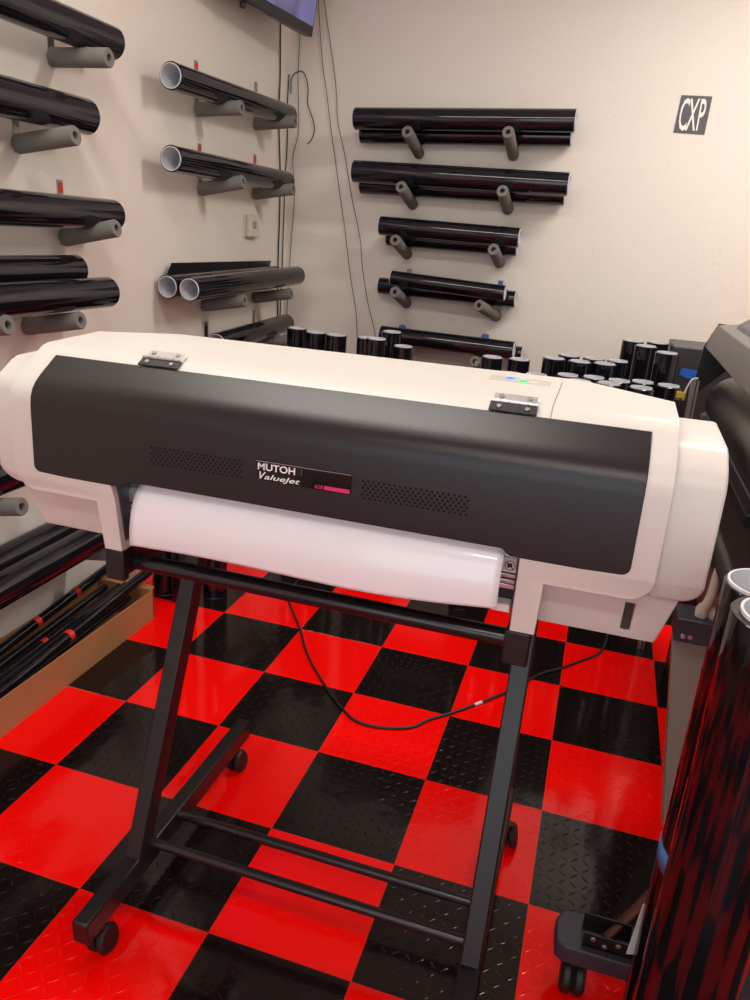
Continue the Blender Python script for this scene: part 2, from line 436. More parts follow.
film_roll(.988, .0600, 'large glossy film roll with thick black wrap, nearer of the front pair', (1.4265, -1.402, 0), (0, 0, 1), 'two big glossy rolls standing in front', 'film_red', core_t=.003, rc=.050)

# ------------------------------------------------------------------ pegs
def peg(at, along, rise, label, sticker=None, plate=True, L=.19, group=None):
    """at: base point on wall; along: unit vector out of the wall."""
    t = thing('wall_peg', label, 'wall peg', at, group=group)
    a = Vector(at); d = (Vector(along)*L+Vector((0, 0, rise))); n = Vector(along)
    side = n.cross(Vector((0, 0, 1)))
    d0 = d.normalized()
    MB().ring(a+n*.004+d0*0, d0, [(0, .011), (0, .0235), (.003, .0255), (d.length-.003, .0255), (d.length, .0235), (d.length, .011)], 28, True).build('foam_sleeve', 'foam', t)
    MB().cyl(a+n*.003, a+d0*(d.length-.03), .0075, 14).build('metal_rod', 'steel', t)
    pl = MB(); w = .012
    p = [a-side*w+Vector((0,0,-.02)), a+side*w+Vector((0,0,-.02)), a+side*w+Vector((0,0,.165)), a-side*w+Vector((0,0,.165))]
    pl.add([q+n*.0005 for q in p]+[q+n*.004 for q in p], [(3,2,1,0),(4,5,6,7),(0,1,5,4),(1,2,6,5),(2,3,7,6),(3,0,4,7)])
    pl.build('wall_plate', 'steel', t)
    if sticker:
        z0, z1, mm, w2 = sticker
        st = MB(); p = [a-side*w2+Vector((0,0,z0)), a+side*w2+Vector((0,0,z0)), a+side*w2+Vector((0,0,z1)), a-side*w2+Vector((0,0,z1))]
        st.add([q+n*.0042 for q in p]+[q+n*.0055 for q in p], [(3,2,1,0),(4,5,6,7),(0,1,5,4),(1,2,6,5),(2,3,7,6),(3,0,4,7)])
        s_ = st.build('tape_tag', mm, t); s_['label'] = {'redtape': 'red tag', 'bluetape': 'blue tape tag', 'cable': 'dark strap tag'}[mm]
    return t
GP = 'foam pegs on the television wall'; GQ = 'foam pegs on the sign wall'
X1 = (1, 0, 0)
R_ = (.130, .158, 'redtape', .008)
for y, z, rise, lab, st in [
    (-.190, 1.765, .000, 'thick grey foam peg holding the topmost cut-off film roll', R_),
    (-.355, 1.520, .028, 'grey foam peg holding the thick second film roll, farther end', None),
    (-.830, 1.520, .028, 'grey foam peg of the thick second roll, sliced by the photo edge', None),
    (-.190, 1.278, .040, 'grey foam peg under the film roll with the red tag', R_),
    (-.378, 1.028, .036, 'grey foam peg under the stacked pair, the fully visible one', None),
    (-.660, 1.045, .030, 'grey foam peg under the stacked pair, showing only its round end', None),
    (-1.05, .815, .030, 'grey foam peg hidden behind the printer\'s white end', None),
    (-.670, .555, .035, 'grey foam peg end seen just below the printer\'s white corner', None),
    (-.285, .270, .03, 'low grey foam peg above the cardboard box', None),
    (.620, 1.757, .010, 'grey foam peg under the topmost open-core roll, nearer one', R_),
    (1.130, 1.778, .015, 'grey foam peg under the topmost open-core roll, by the corner', None),
    (.640, 1.475, .036, 'grey foam peg above the thermostat, nearer one', R_),
    (1.130, 1.490, .030, 'grey foam peg above the thermostat, nearer the corner', R_),
    (.660, 1.025, .036, 'grey foam peg below the thermostat, under the twin rolls', (.10, .148, 'cable', .01)),
    (1.140, 1.030, .036, 'grey foam peg below the thermostat, beside the corner cords', (.10, .148, 'cable', .01)),
    (.680, .790, .040, 'grey foam peg of the lowest corner roll, farther from the corner', (.10, .148, 'cable', .01)),
    (1.140, .808, .045, 'grey foam peg of the lowest corner roll, next to the corner', None)]:
    peg((XL, y, z), X1, rise, lab, st, L=.19, group=GP)
Y1 = (0, -1, 0)
B_ = (.125, .16, 'bluetape', .018)
for x, z, rise, lab, st in [
    (.215, 1.722, .062, 'grey foam peg of the sign wall\'s top row, nearer the corner', None),
    (.654, 1.730, .066, 'grey foam peg of the sign wall\'s top row, nearer the sign', None),
    (.205, 1.499, .062, 'grey foam peg of the sign wall\'s second row, nearer the corner', None),
    (.658, 1.503, .063, 'grey foam peg of the sign wall\'s second row, nearer the sign', None),
    (.195, 1.272, .063, 'grey foam peg of the sign wall\'s third row, nearer the corner', None),
    (.648, 1.266, .060, 'grey foam peg of the sign wall\'s third row, nearer the sign', None),
    (.212, 1.042, .065, 'grey foam peg of the sign wall\'s fourth row, nearer the corner', None),
    (.665, 1.022, .060, 'crooked grey foam peg of the sign wall\'s fourth row', (.135, .165, 'bluetape', .012)),
    (.200, .772, .06, 'grey foam peg of the sign wall\'s lowest row, nearer the corner', B_),
    (.620, .770, .06, 'grey foam peg of the sign wall\'s lowest row, ring end visible', B_)]:
    d = (0, -1, 0) if 'crooked' not in lab else Vector((-.24, -1, 0)).normalized()
    peg((x, YB, z), d, rise, lab, st, L=.235, group=GQ)

# ------------------------------------------------------------------ printer
pr = thing('wide_format_printer', 'white and black benchtop roll printer on a black wheeled stand', 'printer', (.785, -1.0, .812))
XA, XB = .252, 1.303
def arc(c, r, a0, a1, n=6):
    return [(c[0]+r*math.cos(math.radians(a0+(a1-a0)*i/n)), c[1]+r*math.sin(math.radians(a0+(a1-a0)*i/n))) for i in range(n+1)]
# side profile (y, z)
front = [(-1.215, .804), (-1.226, .903), (-1.236, .930)]
fold = [(-1.2315, 1.046), (-1.2295, 1.060), (-1.2245, 1.072), (-1.216, 1.082), (-1.2035, 1.092)]
prof = front+fold+[(-1.158, 1.1215), (-1.142, 1.131), (-1.128, 1.1345), (-.925, 1.142), (-.910, 1.140), (-.80, 1.085), (-.72, 1.0), (-.71, .86), (-.76, .804)]
body = MB().prism(prof, 'x', XA, XB)
r = .035
out = []
zb = .893
out += [(XA, 1.3), (XA, zb+r)]
out += [(XA+r+r*math.cos(a), zb+r+r*math.sin(a)) for a in [PI+PI/2*i/6 for i in range(1, 7)]]
out += [(.407, zb), (.412, .80), (.446, .80), (.444, .9455), (1.119, .9455), (1.117, .80), (1.154, .80), (1.157, zb)]
out += [(XB-r+r*math.cos(a), zb+r+r*math.sin(a)) for a in [-PI/2+PI/2*i/6 for i in range(0, 7)]]
out += [(XB, 1.3)]
mask = MB().prism(out, 'y', -1.5, -1.12)
inner = MB().box((XA, -1.1202, .80), (XB, -.6, 1.3))
# front shell = profile cut by the outline; rear body = plain profile behind it
shell = boolean(MB().prism(prof, 'x', XA, XB), [(MB().prism(out, 'y', -1.5, -.5), 'INTERSECT'), (MB().prism([(XA, -1.5), (XB, -1.5), (XB, -1.01), (1.13, -.905), (1.08, -.60), (.48, -.60), (.43, -.905), (XA, -.985)], 'z', .7, 1.3), 'INTERSECT')], 'front_housing', 'white', pr, bevel=.0035, seg=3)
# narrower end caps, set back from the front shell
def inset(p, d, dz=0): return [(y+d, z-dz) for y, z in p]
cap_prof = [(-1.20, .893), (-1.216, .925), (-1.214, 1.062), (-1.206, 1.078), (-1.195, 1.087), (-1.168, 1.1045), (-1.152, 1.110), (-1.010, 1.115), (-.99, 1.112), (-.83, 1.06), (-.735, .99), (-.725, .893)]
for nm, x0, x1 in (('end_cap', .2035, XA+.004), ('end_cap', XB-.004, 1.369)):
    zb2 = .893; rr = .03
    left = x0 < .5
    if left:
        o2 = [(x0+.004, 1.3), (x0, 1.06), (x0, zb2+rr)]+[(x0+rr+rr*math.cos(a), zb2+rr+rr*math.sin(a)) for a in [PI+PI/2*i/6 for i in range(1, 7)]]+[(x1, zb2), (x1, 1.3)]
    else:
        o2 = [(x0, 1.3), (x0, zb2)]+[(x1-rr+rr*math.cos(a), zb2+rr+rr*math.sin(a)) for a in [-PI/2+PI/2*i/6 for i in range(0, 7)]]+[(x1, 1.09), (x1-.004, 1.3)]
    boolean(MB().prism(cap_prof, 'x', x0, x1), [(MB().prism(o2, 'y', -1.5, -.5), 'INTERSECT')], nm, 'white', pr, bevel=.004, seg=3)
# recessed lower blocks under both ends, the right one with a cable slot
low = [(-1.196, .8975), (-1.163, .804), (-.77, .804), (-.76, .8975)]
boolean(MB().prism(low, 'x', .20, .4125), [(MB().prism([(.228, .90), (.246, .80), (.42, .80), (.42, .90)], 'y', -1.5, -.5), 'INTERSECT')], 'lower_block', 'white2', pr, bevel=.003)
boolean(MB().prism(low, 'x', 1.1515, 1.36),
        [(MB().prism([(1.15, .90), (1.15, .80), (1.326, .80), (1.345, .90)], 'y', -1.5, -.5), 'INTERSECT'),
         (MB().box((1.2745, -1.3, .817), (1.2885, -1.12, .872)), 'DIFFERENCE')], 'lower_block', 'white2', pr, bevel=.0025)
MB().box((1.268, -1.162, .812), (1.296, -1.145, .880)).build('slot_shade_fill', 'plotter', pr)  # dark insert, colours in the shade deep inside the slot
# black hinged cover
dp = [(-1.2345, .9315)]+fold+[(-1.162, 1.119)]
def offset(pl, d):
    res = []
    for i, p in enumerate(pl):
        a = pl[max(i-1, 0)]; b = pl[min(i+1, len(pl)-1)]
        tx, ty = b[0]-a[0], b[1]-a[1]; l = math.hypot(tx, ty)
        res.append((p[0]-ty/l*d, p[1]+tx/l*d))
    return res
band = offset(dp, .0030)+offset(dp, -.004)[::-1]
DA, DB = .2955, 1.2685
rd = .012
do = [(DA+.001, 1.2), (DA, .9335+rd)]+[(DA+rd+rd*math.cos(a), .9335+rd+rd*math.sin(a)) for a in [PI+PI/2*i/5 for i in range(1, 6)]]
do += [(.435, .9285), (.462, .9285), (.482, .9425), (1.092, .9415), (1.108, .9285), (1.135, .9290)]
do += [(DB-rd+rd*math.cos(a), .9335+rd+rd*math.sin(a)) for a in [-PI/2+PI/2*i/5 for i in range(0, 6)]]+[(DB-.001, 1.2)]
cover = boolean(MB().prism(band, 'x', DA-.01, DB+.01), [(MB().prism(do, 'y', -1.5, -.9), 'INTERSECT')], 'front_cover', 'door', pr, bevel=.0012, smooth=35)
def door_y(z): return -1.2345-.003+(z-.9315)*(.0035/.1305)
# vent holes: flat black discs, the dark of the openings painted on
hv = []
for x0, x1 in ((.5245, .683), (.8795, 1.036)):
    g = MB(); nc = 20; pit = (x1-x0)/(nc-.5)
    for rrow in range(6):
        for c in range(nc):
            x = x0+pit*(c+.5*(rrow % 2)); z = 1.0085-.0052*rrow; y = door_y(z)-.0001
            ang = [2*PI*k/10 for k in range(10)]
            g.add([(x+.0024*math.cos(a), y, z+.0022*math.sin(a)) for a in ang], [tuple(range(10))])
    g.build('vent_grille', 'hole', cover, smooth=0)
# badge
zb_, zt_ = .9845, 1.0155
bd = MB(); bd.prism([(-1.2375+.0008, zb_), (-1.2392, zb_), (-1.2385, zt_), (-1.2362, zt_)], 'x', .7090, .8615)
badge = bd.build('badge', 'gloss', cover, bevel=.0004); 
by = -1.2392
MB().box((.7090, by+.0002, zt_-.0009), (.8615, by+.0012, zt_-.0002)).build('badge_edge', 'alu', badge)
text_mesh('MUTOH', .0152, (.7110, by-.0002, 1.0018), 'badge_white', 'lettering', badge, sx=1.14, bold=.0002)
text_mesh('V', .0165, (.7110, by-.0002, .9872), 'badge_white', 'lettering', badge, sx=1.0, shear=.35, bold=.0002)
text_mesh('alueJet', .0115, (.7220, by-.0002, .9878), 'badge_white', 'lettering', badge, sx=1.85, shear=.3, bold=.0001)
text_mesh('628', .0085, (.8050, by-.0002, .9866), 'magenta', 'lettering', badge, sx=1.1)
MB().box((.8205, by-.0004, .9862), (.8608, by+.0002, .9922)).build('badge_bar', 'magenta', badge)
MB().box((.7830, by-.0004, 1.003), (.7834, by+.0002, 1.0125)).build('badge_rule', 'alu', badge)
# hinges lying over the joint of cover and housing
def hinge(x0, x1):
    def pt(t, h):       # t along slope from cover (0) up to housing (1)
        a = Vector((0, -1.164, 1.1205)); b = Vector((0, -1.128, 1.1390)); d = (b-a)
        nrm = Vector((0, -d.z, d.y)).normalized(); p = a+d*t+nrm*h
        return (p.y, p.z)
    hg = MB().prism([pt(0, .001), pt(0, .0042), pt(.49, .0042), pt(.49, .001)], 'x', x0, x1).build('hinge', 'tvblack', pr, bevel=.0008)
    MB().prism([pt(.51, 0), pt(.51, .0042), pt(1.0, .0042), pt(1.0, 0)], 'x', x0+.003, x1-.001).build('hinge_leaf', 'alu', hg, bevel=.0008)
    k = MB()
    for i in range(5):
        w = (x1-x0)/5; y, z = pt(.5, .005)
        k.cyl((x0+w*i+.0006, y, z), (x0+w*(i+1)-.0006, y, z), .0032, 14)
    k.build('hinge_knuckle', 'alu', hg)
    for xx in (x0+.014, x1-.014):
        for t in (.2, .8):
            y, z = pt(t, .0042); y2, z2 = pt(t, .0068)
            MB().cyl((xx, y, z), (xx, y2, z2), .0040, 16, .001).build('screw', 'steel', hg)
hinge(.457, .530); hinge(1.040, 1.109)
# control strip and lights on top, panel joint
MB().prism([(-1.005, 1.1385), (-1.005, 1.1398), (-.968, 1.1412), (-.968, 1.1395)], 'x', 1.012, 1.112).build('control_strip', 'strip', pr, bevel=.0008)
for x, y, mm, lb in ((1.045, -.978, 'blue_led', 'glowing blue light'), (1.068, -.992, 'green_led', 'glowing green light')):
    o = MB().cyl((x, y, 1.139), (x, y, 1.1414), .0075, 20).build('indicator_light', mm, pr); o['label'] = lb
MB().box((1.078, -.998, 1.1385), (1.092, -.986, 1.1412)).build('button', 'trim', pr, bevel=.001)
MB().prism([(-1.160, 1.1202), (-1.161, 1.1212), (-1.143, 1.1315), (-1.129, 1.1352), (-.966, 1.1416), (-.966, 1.1405), (-1.128, 1.134), (-1.142, 1.1305)], 'x', 1.1285, 1.1293).build('panel_joint', 'seam', pr)
# inside of the media opening
MB().prism([(-1.14, .862), (-1.180, .884), (-1.190, .889), (-1.190, .905), (-1.182, .924), (-1.166, .937), (-1.13, .9445), (-1.10, .90)], 'x', .4455, 1.118).build('platen_cover', 'alu', pr, smooth=60)
rl = MB()
for z0, z1, y0 in ((.868, .8745, -1.190), (.8765, .883, -1.188), (.858, .8655, -1.187)):
    rl.box((.4465, y0, z0), (1.117, -1.15, z1))
rl.build('feed_rail', 'alu', pr, bevel=.001)
MB().prism([(-1.178, .857), (-1.165, .822), (-1.10, .822), (-1.10, .857)], 'x', .447, 1.116).build('lower_guide', 'plotter', pr, bevel=.002)
# inner cheek plates of the opening
for x in (.4445, 1.1145):
    MB().prism([(-1.205, .822), (-1.215, .90), (-1.226, .944), (-1.11, .944), (-1.11, .822)], 'x', x, x+.003).build('cheek_plate', 'cover2', pr)
MB().box((1.083, -1.17, .822), (1.112, -1.195, .835)).build('feed_tab', 'trim', pr, bevel=.002)
# no-touch sticker on the platen cover
sx_, sz_, sy_ = 1.1035, .899, -1.1935
st = MB(); st.box((sx_-.0115, sy_, sz_-.0105), (sx_+.0105, sy_+.004, sz_+.0125))
stick = st.build('warning_sticker', 'sticker_white', pr)
MB().ring((sx_, sy_-.0001, sz_), (0, 1, 0), [(0, .0070), (0, .0082), (.0004, .0082), (.0004, .0070)], 28, True).build('sticker_ring', 'maroon', stick)
b_ = MB()
b_.add([(sx_-.006, sy_-.0004, sz_+.0048), (sx_-.0048, sy_-.0004, sz_+.006), (sx_+.006, sy_-.0004, sz_-.0048), (sx_+.0048, sy_-.0004, sz_-.006)], [(0, 1, 2, 3)])
b_.build('sticker_bar', 'maroon', stick, smooth=0)
hnd = MB(); hnd.add([(sx_-.003, sy_-.0003, sz_-.004), (sx_+.0035, sy_-.0003, sz_-.001), (sx_+.003, sy_-.0003, sz_+.003), (sx_-.001, sy_-.0003, sz_+.0045), (sx_-.004, sy_-.0003, sz_+.001)], [(0, 1, 2, 3, 4)])
hnd.build('sticker_hand', 'hole', stick, smooth=0)

# printed media
def media():
    nx, ny = 48, 22
    top = []; vs = []
    for j in range(ny+1):
        t = j/ny
        for i in range(nx+1):
            s = i/nx
            # vertical run: emerges under cover, bends over the rail, hangs down
            path = [(-1.180, .940), (-1.203, .9365), (-1.222, .921), (-1.232, .897), (-1.236, .868), (-1.234, .841)]
            f = t*(len(path)-1); k = min(int(f), len(path)-2); q = f-k
            a = Vector(path[max(k-1, 0)]); b = Vector(path[k]); c = Vector(path[k+1]); d = Vector(path[min(k+2, len(path)-1)])
            p = .5*((2*b)+(c-a)*q+(2*a-5*b+4*c-d)*q*q+(3*b-a-3*c+d)*q**3)
            x = .4855+(1.0950-.4855)*s
            x += -.010*t*(1-s)+.001*t*s
            sag = .006*math.sin(PI*s)-.004*math.sin(2*PI*s)
            y = p[0]-.006*math.sin(PI*s)*t+.004*math.sin(5*s)*t; z = p[1]-sag*t*t-.012*t*(1-s)+.006*t*s
            vs.append((x, y, z))
    fs = [(j*(nx+1)+i, j*(nx+1)+i+1, (j+1)*(nx+1)+i+1, (j+1)*(nx+1)+i) for j in range(ny) for i in range(nx)]
    o = MB().add(vs, fs).build('vinyl_sheet', 'vinyl', smooth=180)
    md = o.modifiers.new('thick', 'SOLIDIFY'); md.thickness = .0004; md.offset = 0
    return tag(o, 'blank glossy white sheet hanging out of the printer opening', 'printing media')
media()

# ------------------------------------------------------------------ printer stand
stn = thing('printer_stand', 'black metal A-frame stand on four casters under the white printer', 'stand', (.78, -1.03, 0))
for x0, x1 in ((.410, .445), (1.112, 1.149)):
    MB().box((x0, -1.372, .062), (x1, -.695, .112)).build('base_bar', 'frame', stn, bevel=.004)
    xc0, xc1 = x0+.0, x1-.0
    # slanted leg: sheared box between base and upper arm
    zb0, zt0 = .108, .765
    y0b, y0t = -1.182, -.893
    dpth = .046
    MB().add([(xc0, y0b-dpth/2, zb0), (xc1, y0b-dpth/2, zb0), (xc1, y0b+dpth/2, zb0), (xc0, y0b+dpth/2, zb0),
              (xc0, y0t-dpth/2, zt0), (xc1, y0t-dpth/2, zt0), (xc1, y0t+dpth/2, zt0), (xc0, y0t+dpth/2, zt0)],
             [(3,2,1,0),(4,5,6,7),(0,1,5,4),(1,2,6,5),(2,3,7,6),(3,0,4,7)]).build('leg', 'frame', stn, bevel=.003)
    arm = MB().box((x0, -1.205, .752), (x1, -.74, .8025)).build('upper_arm', 'frame', stn, bevel=.004)
    MB().box((x0-.0015, -1.213, .745), (x1+.0015, -1.196, .8028)).build('arm_end_cap', 'rubber', arm, bevel=.004, seg=3)
    for yy in (-1.325, -.760):
        xm = (x0+x1)/2+(.008 if x0 < .8 else .020)
        cs = MB().cyl((xm, yy, .045), (xm, yy, .064), .010, 16).box((xm-.004, yy-.010, .028), (xm+.004, yy+.014, .060)).build('caster', 'frame', stn)
        for dx in (-.011, .011):
            MB().cyl((xm+dx-.008, yy+.006, .0255), (xm+dx+.008, yy+.006, .029), .029, 28, .005).build('wheel', 'rubber', cs)
MB().cyl((.440, -1.158, .118), (1.117, -1.158, .118), .0105, 20).build('cross_tube', 'tube', stn)
MB().cyl((.440, -1.050, .100), (1.117, -1.050, .100), .0105, 20).build('cross_tube', 'tube', stn)
MB().prism([(-1.165+.0165*math.cos(2*PI*k/20), .7655+.0150*math.sin(2*PI*k/20)) for k in range(20)], 'x', .440, 1.117).build('top_rail', 'tube', stn, smooth=60)

# ------------------------------------------------------------------ power cable on the floor
cp = [(.13, .60, .006), (.145, .38, .005), (.161, .217, .005), (.303, -.004, .005), (.398, -.163, .005), (.533, -.329, .005), (.618, -.412, .005), (.667, -.445, .005), (.738, -.446, .005), (.82, -.413, .005),
      (.865, -.352, .005), (.915, -.299, .005), (.988, -.212, .005), (1.07, -.101, .005), (1.152, .036, .005), (1.213, .102, .005), (1.275, .178, .005), (1.341, .272, .006), (1.36, .40, .02), (1.33, .44, .006)]
cb = thing('power_cable', 'thin black power cable snaking across the checkered floor', 'cable', (.667, -.445, 0))
MB().sweep(spline(cp, 6), .0042, 8).build('cord', 'cable', cb)
d = (Vector(cp[13])-Vector(cp[11])).normalized()
MB().cyl(Vector(cp[12])-d*.018, Vector(cp[12])+d*.012, .0052, 10).build('label_wrap', 'sticker_white', cb)['label'] = 'white paper wrap on the cable'

# ------------------------------------------------------------------ cords in the corner
def cord(pts, r, label, m='wire', n=5):
    o = MB().sweep(spline(pts, n), r, 6).build('hanging_cord', m)
    return tag(o, label, 'cord', 'cords hanging in and near the corner')
cord([(-.443, 1.365, 2.40), (-.443, 1.365, 2.204), (-.443, 1.375, 2.0), (-.443, 1.368, 1.85), (-.443, 1.40, 1.60), (-.443, 1.405, 1.4), (-.443, 1.40, 1.2), (-.443, 1.41, .95), (-.443, 1.41, .6)], .0036, 'thick black cord dropping from the television down the wall', 'cable')
cord([(-.443, 1.475, 2.039), (-.443, 1.465, 1.9), (-.443, 1.475, 1.75), (-.443, 1.46, 1.55), (-.443, 1.455, 1.35), (-.443, 1.45, 1.15), (-.443, 1.44, .9), (-.443, 1.44, .6)], .0030, 'second dark cord beside the thick one, starting at the hook', 'cable')
cord([(-.41, 1.494, 2.40), (-.402, 1.494, 2.205), (-.405, 1.494, 2.04), (-.395, 1.494, 1.80), (-.42, 1.494, 1.68), (-.405, 1.494, 1.5), (-.415, 1.494, 1.3), (-.425, 1.494, 1.1), (-.43, 1.494, .8)], .0017, 'thin pale cord running down exactly in the corner')
cord([(-.440, 1.494, 1.96), (-.436, 1.494, 2.03), (-.40, 1.492, 2.055), (-.372, 1.494, 2.045), (-.352, 1.494, 1.985), (-.352, 1.494, 1.92), (-.325, 1.494, 1.86), (-.312, 1.494, 1.81), (-.325, 1.494, 1.765), (-.345, 1.494, 1.745)], .0024, 'short looped cord hooked over the corner, end curling away', 'cable')
cord([(-.316, 1.494, 2.42), (-.316, 1.494, 2.344), (-.285, 1.494, 2.1), (-.259, 1.494, 1.978), (-.225, 1.494, 1.80), (-.198, 1.494, 1.678), (-.15, 1.494, 1.45), (-.132, 1.494, 1.37), (-.09, 1.494, 1.15), (-.05, 1.494, .98), (-.03, 1.494, .80)], .0018, 'thin wire on the sign wall, nearer the corner of the two')
cord([(-.287, 1.494, 2.42), (-.287, 1.494, 2.344), (-.216, 1.494, 2.021), (-.195, 1.494, 1.85), (-.150, 1.494, 1.70), (-.10, 1.494, 1.50), (-.05, 1.494, 1.33), (-.030, 1.494, 1.2), (.01, 1.494, 1.03), (.061, 1.494, .872), (.07, 1.494, .75)], .0018, 'thin wire on the sign wall, nearer the wall rolls of the two')

# ------------------------------------------------------------------ thermostat
t = thing('thermostat', 'square cream thermostat between the wall rolls near the corner', 'thermostat', (XL, 1.10, 1.295))
MB().box((XL+.0005, 1.022, 1.298), (XL+.006, 1.152, 1.402)).build('back_plate', 'tstat', t, bevel=.003)
MB().box((XL+.006, 1.036, 1.304), (XL+.030, 1.138, 1.397)).build('housing', 'tstat', t, bevel=.006, seg=3)
MB().box((XL+.0295, 1.064, 1.340), (XL+.0308, 1.100, 1.372)).build('display', 'lcd', t)

# ------------------------------------------------------------------ television
tv = thing('television', 'wall-hung flat television cut by the top of the photo', 'television', (-.31, 1.0, 2.15))
MB().box((-.327, .58, 2.15), (-.283, 1.285, 2.60)).build('tv_body', 'tvblack', tv, bevel=.006)
MB().box((-.284, .596, 2.190), (-.2815, 1.272, 2.588)).build('screen', 'screen', tv)
MB().box((-.45, .9, 2.28), (-.327, 1.1, 2.5)).build('wall_mount', 'frame', tv, bevel=.004)
MB().cyl((-.305, .77, 2.152), (-.305, .77, 2.13), .012, 16, .003).build('sensor_knob', 'rubber', tv)
tv.rotation_euler = (0, math.radians(9), math.radians(-6.5))

# ------------------------------------------------------------------ sign on the back wall
sg = thing('wall_sign', 'small grey square sign reading CXP in white letters', 'sign', (1.382, 1.5, 1.912))
MB().add([(1.3235, 1.4965, 1.986), (1.4445, 1.4965, 1.983), (1.4415, 1.4965, 1.840), (1.3175, 1.4965, 1.8445),
          (1.3235, 1.4995, 1.986), (1.4445, 1.4995, 1.983), (1.4415, 1.4995, 1.840), (1.3175, 1.4995, 1.8445)],
         [(3,2,1,0),(4,5,6,7),(0,1,5,4),(1,2,6,5),(2,3,7,6),(3,0,4,7)]).build('backing', 'signbg', sg, smooth=0)
for ch, x, w in (('C', 1.3275, .50), ('X', 1.3615, .50), ('P', 1.4010, .50)):
    text_mesh(ch, .172, (x, 1.4958, 1.8545), 'ptext', 'lettering', sg, sx=w*.62, bold=.0015, depth=.0006)

# ------------------------------------------------------------------ cardboard box with remnants
bx = thing('cardboard_box', 'long open cardboard box on the floor along the television wall', 'box', (-.32, -.8, 0))
w = .004
MB().box((-.435, -1.75, 0), (-.205, -.14, w)).box((-.209, -1.75, w), (-.205, -.14, .112)).box((-.435, -1.75, w), (-.431, -.14, .112))\
    .box((-.435, -.144, w), (-.205, -.14, .112)).box((-.435, -1.75, w), (-.205, -1.746, .112)).build('tray', 'card', bx)
MB().add([(-.431, -.143, .110), (-.212, -.143, .110), (-.222, -.105, .105), (-.425, -.095, .112), (-.431, -.145, .112), (-.212, -.145, .112), (-.222, -.107, .107), (-.425, -.097, .114)],
         [(3,2,1,0),(4,5,6,7),(0,1,5,4),(1,2,6,5),(2,3,7,6),(3,0,4,7)]).build('end_flap', 'card', bx, smooth=0)
GR = 'slim film remnants lying in the cardboard box'
def remnant(a, b, r, label, tapes=(), m='film'):
    a = Vector(a); b = Vector(b); t = thing('film_remnant', label, 'film roll', a, group=GR)
    MB().ring(a, b-a, [(0, r*.7), (0, r), ((b-a).length, r), ((b-a).length, r*.7)], 24, True).build('film', m, t)
    for s in tapes:
        p = a+(b-a).normalized()*s
        MB().ring(p, b-a, [(0, r+.0004), (0, r+.0012), (.020, r+.0012), (.020, r+.0004)], 24, True).build('tape_band', 'redtape', t)['label'] = 'red tape band'
    return t
remnant((-.410, -1.30, .030), (-.398, -.10, .158), .016, 'slim film roll with two red bands, leaning nearest the wall', (.80, .99))
remnant((-.376, -1.35, .030), (-.362, -.20, .118), .013, 'slim black film remnant without tape, second from the wall')
remnant((-.347, -1.38, .026), (-.332, -.16, .108), .012, 'slim film remnant with one red band in mid box', (.83,))
remnant((-.262, -1.40, .036), (-.258, -.09, .152), .018, 'film remnant with one red band along the open side of box', (.87,))
remnant((-.315, -1.42, .024), (-.302, -.16, .120), .014, 'plain black film remnant in the middle of the box')
remnant((-.288, -1.20, .018), (-.285, -.17, .078), .009, 'thinnest plain black film remnant, low in the middle of box')
remnant((-.232, -1.2, .018), (-.226, -.17, .080), .012, 'plain black film remnant against the box side')

# ------------------------------------------------------------------ big plotter on the right
pt = thing('floor_plotter', 'large charcoal plotter with grey cover at the picture\'s edge', 'plotter', (1.8, -.4, 0))
YE, YN = .41, -1.12
MB().prism([(1.490, 1.083), (1.500, 1.125), (1.516, 1.155), (1.640, 1.172), (2.05, 1.172), (2.10, 1.12), (2.10, 1.05), (1.62, 1.05)], 'y', YN, YE-.01).build('cover', 'cover', pt, bevel=.003)
MB().prism([(1.545, 1.150), (1.555, 1.172), (1.66, 1.245), (1.98, 1.250), (2.04, 1.17), (2.0, 1.15)], 'y', YN+.05, YE-.14).build('top_lid', 'cover2', pt, bevel=.004)
MB().prism([(1.517, 1.160), (1.486, 1.083), (1.479, .949), (1.493, .936), (1.570, 1.018), (1.66, 1.06), (1.66, 1.15)], 'y', YE-.012, YE+.002).build('end_bracket', 'frame', pt, bevel=.002)
MB().cyl((1.612, YN, .915), (1.612, YE-.02, .915), .088, 40, .004).build('media_roller', 'roller', pt, smooth=60)
MB().prism([(1.535, .885), (1.512, .875), (1.535, .60), (1.60, .545), (2.0, .545), (2.06, .70), (2.06, 1.06), (1.69, 1.06), (1.68, .90)], 'y', YN, YE-.03).build('body', 'plotter', pt, bevel=.006)
MB().box((1.500, -.70, .858), (1.525, .30, .884)).build('guide_bar', 'rubber', pt, bevel=.003)
MB().cyl((1.53, -.90, .70), (1.53, .33, .70), .028, 24).build('take_up_tube', 'plotter', pt)
MB().prism([(1.545, .60), (1.60, .30), (1.75, .22), (1.755, .225), (1.605, .31), (1.552, .60)], 'y', -.42, .38).build('catch_basket', 'legmetal', pt, smooth=60)
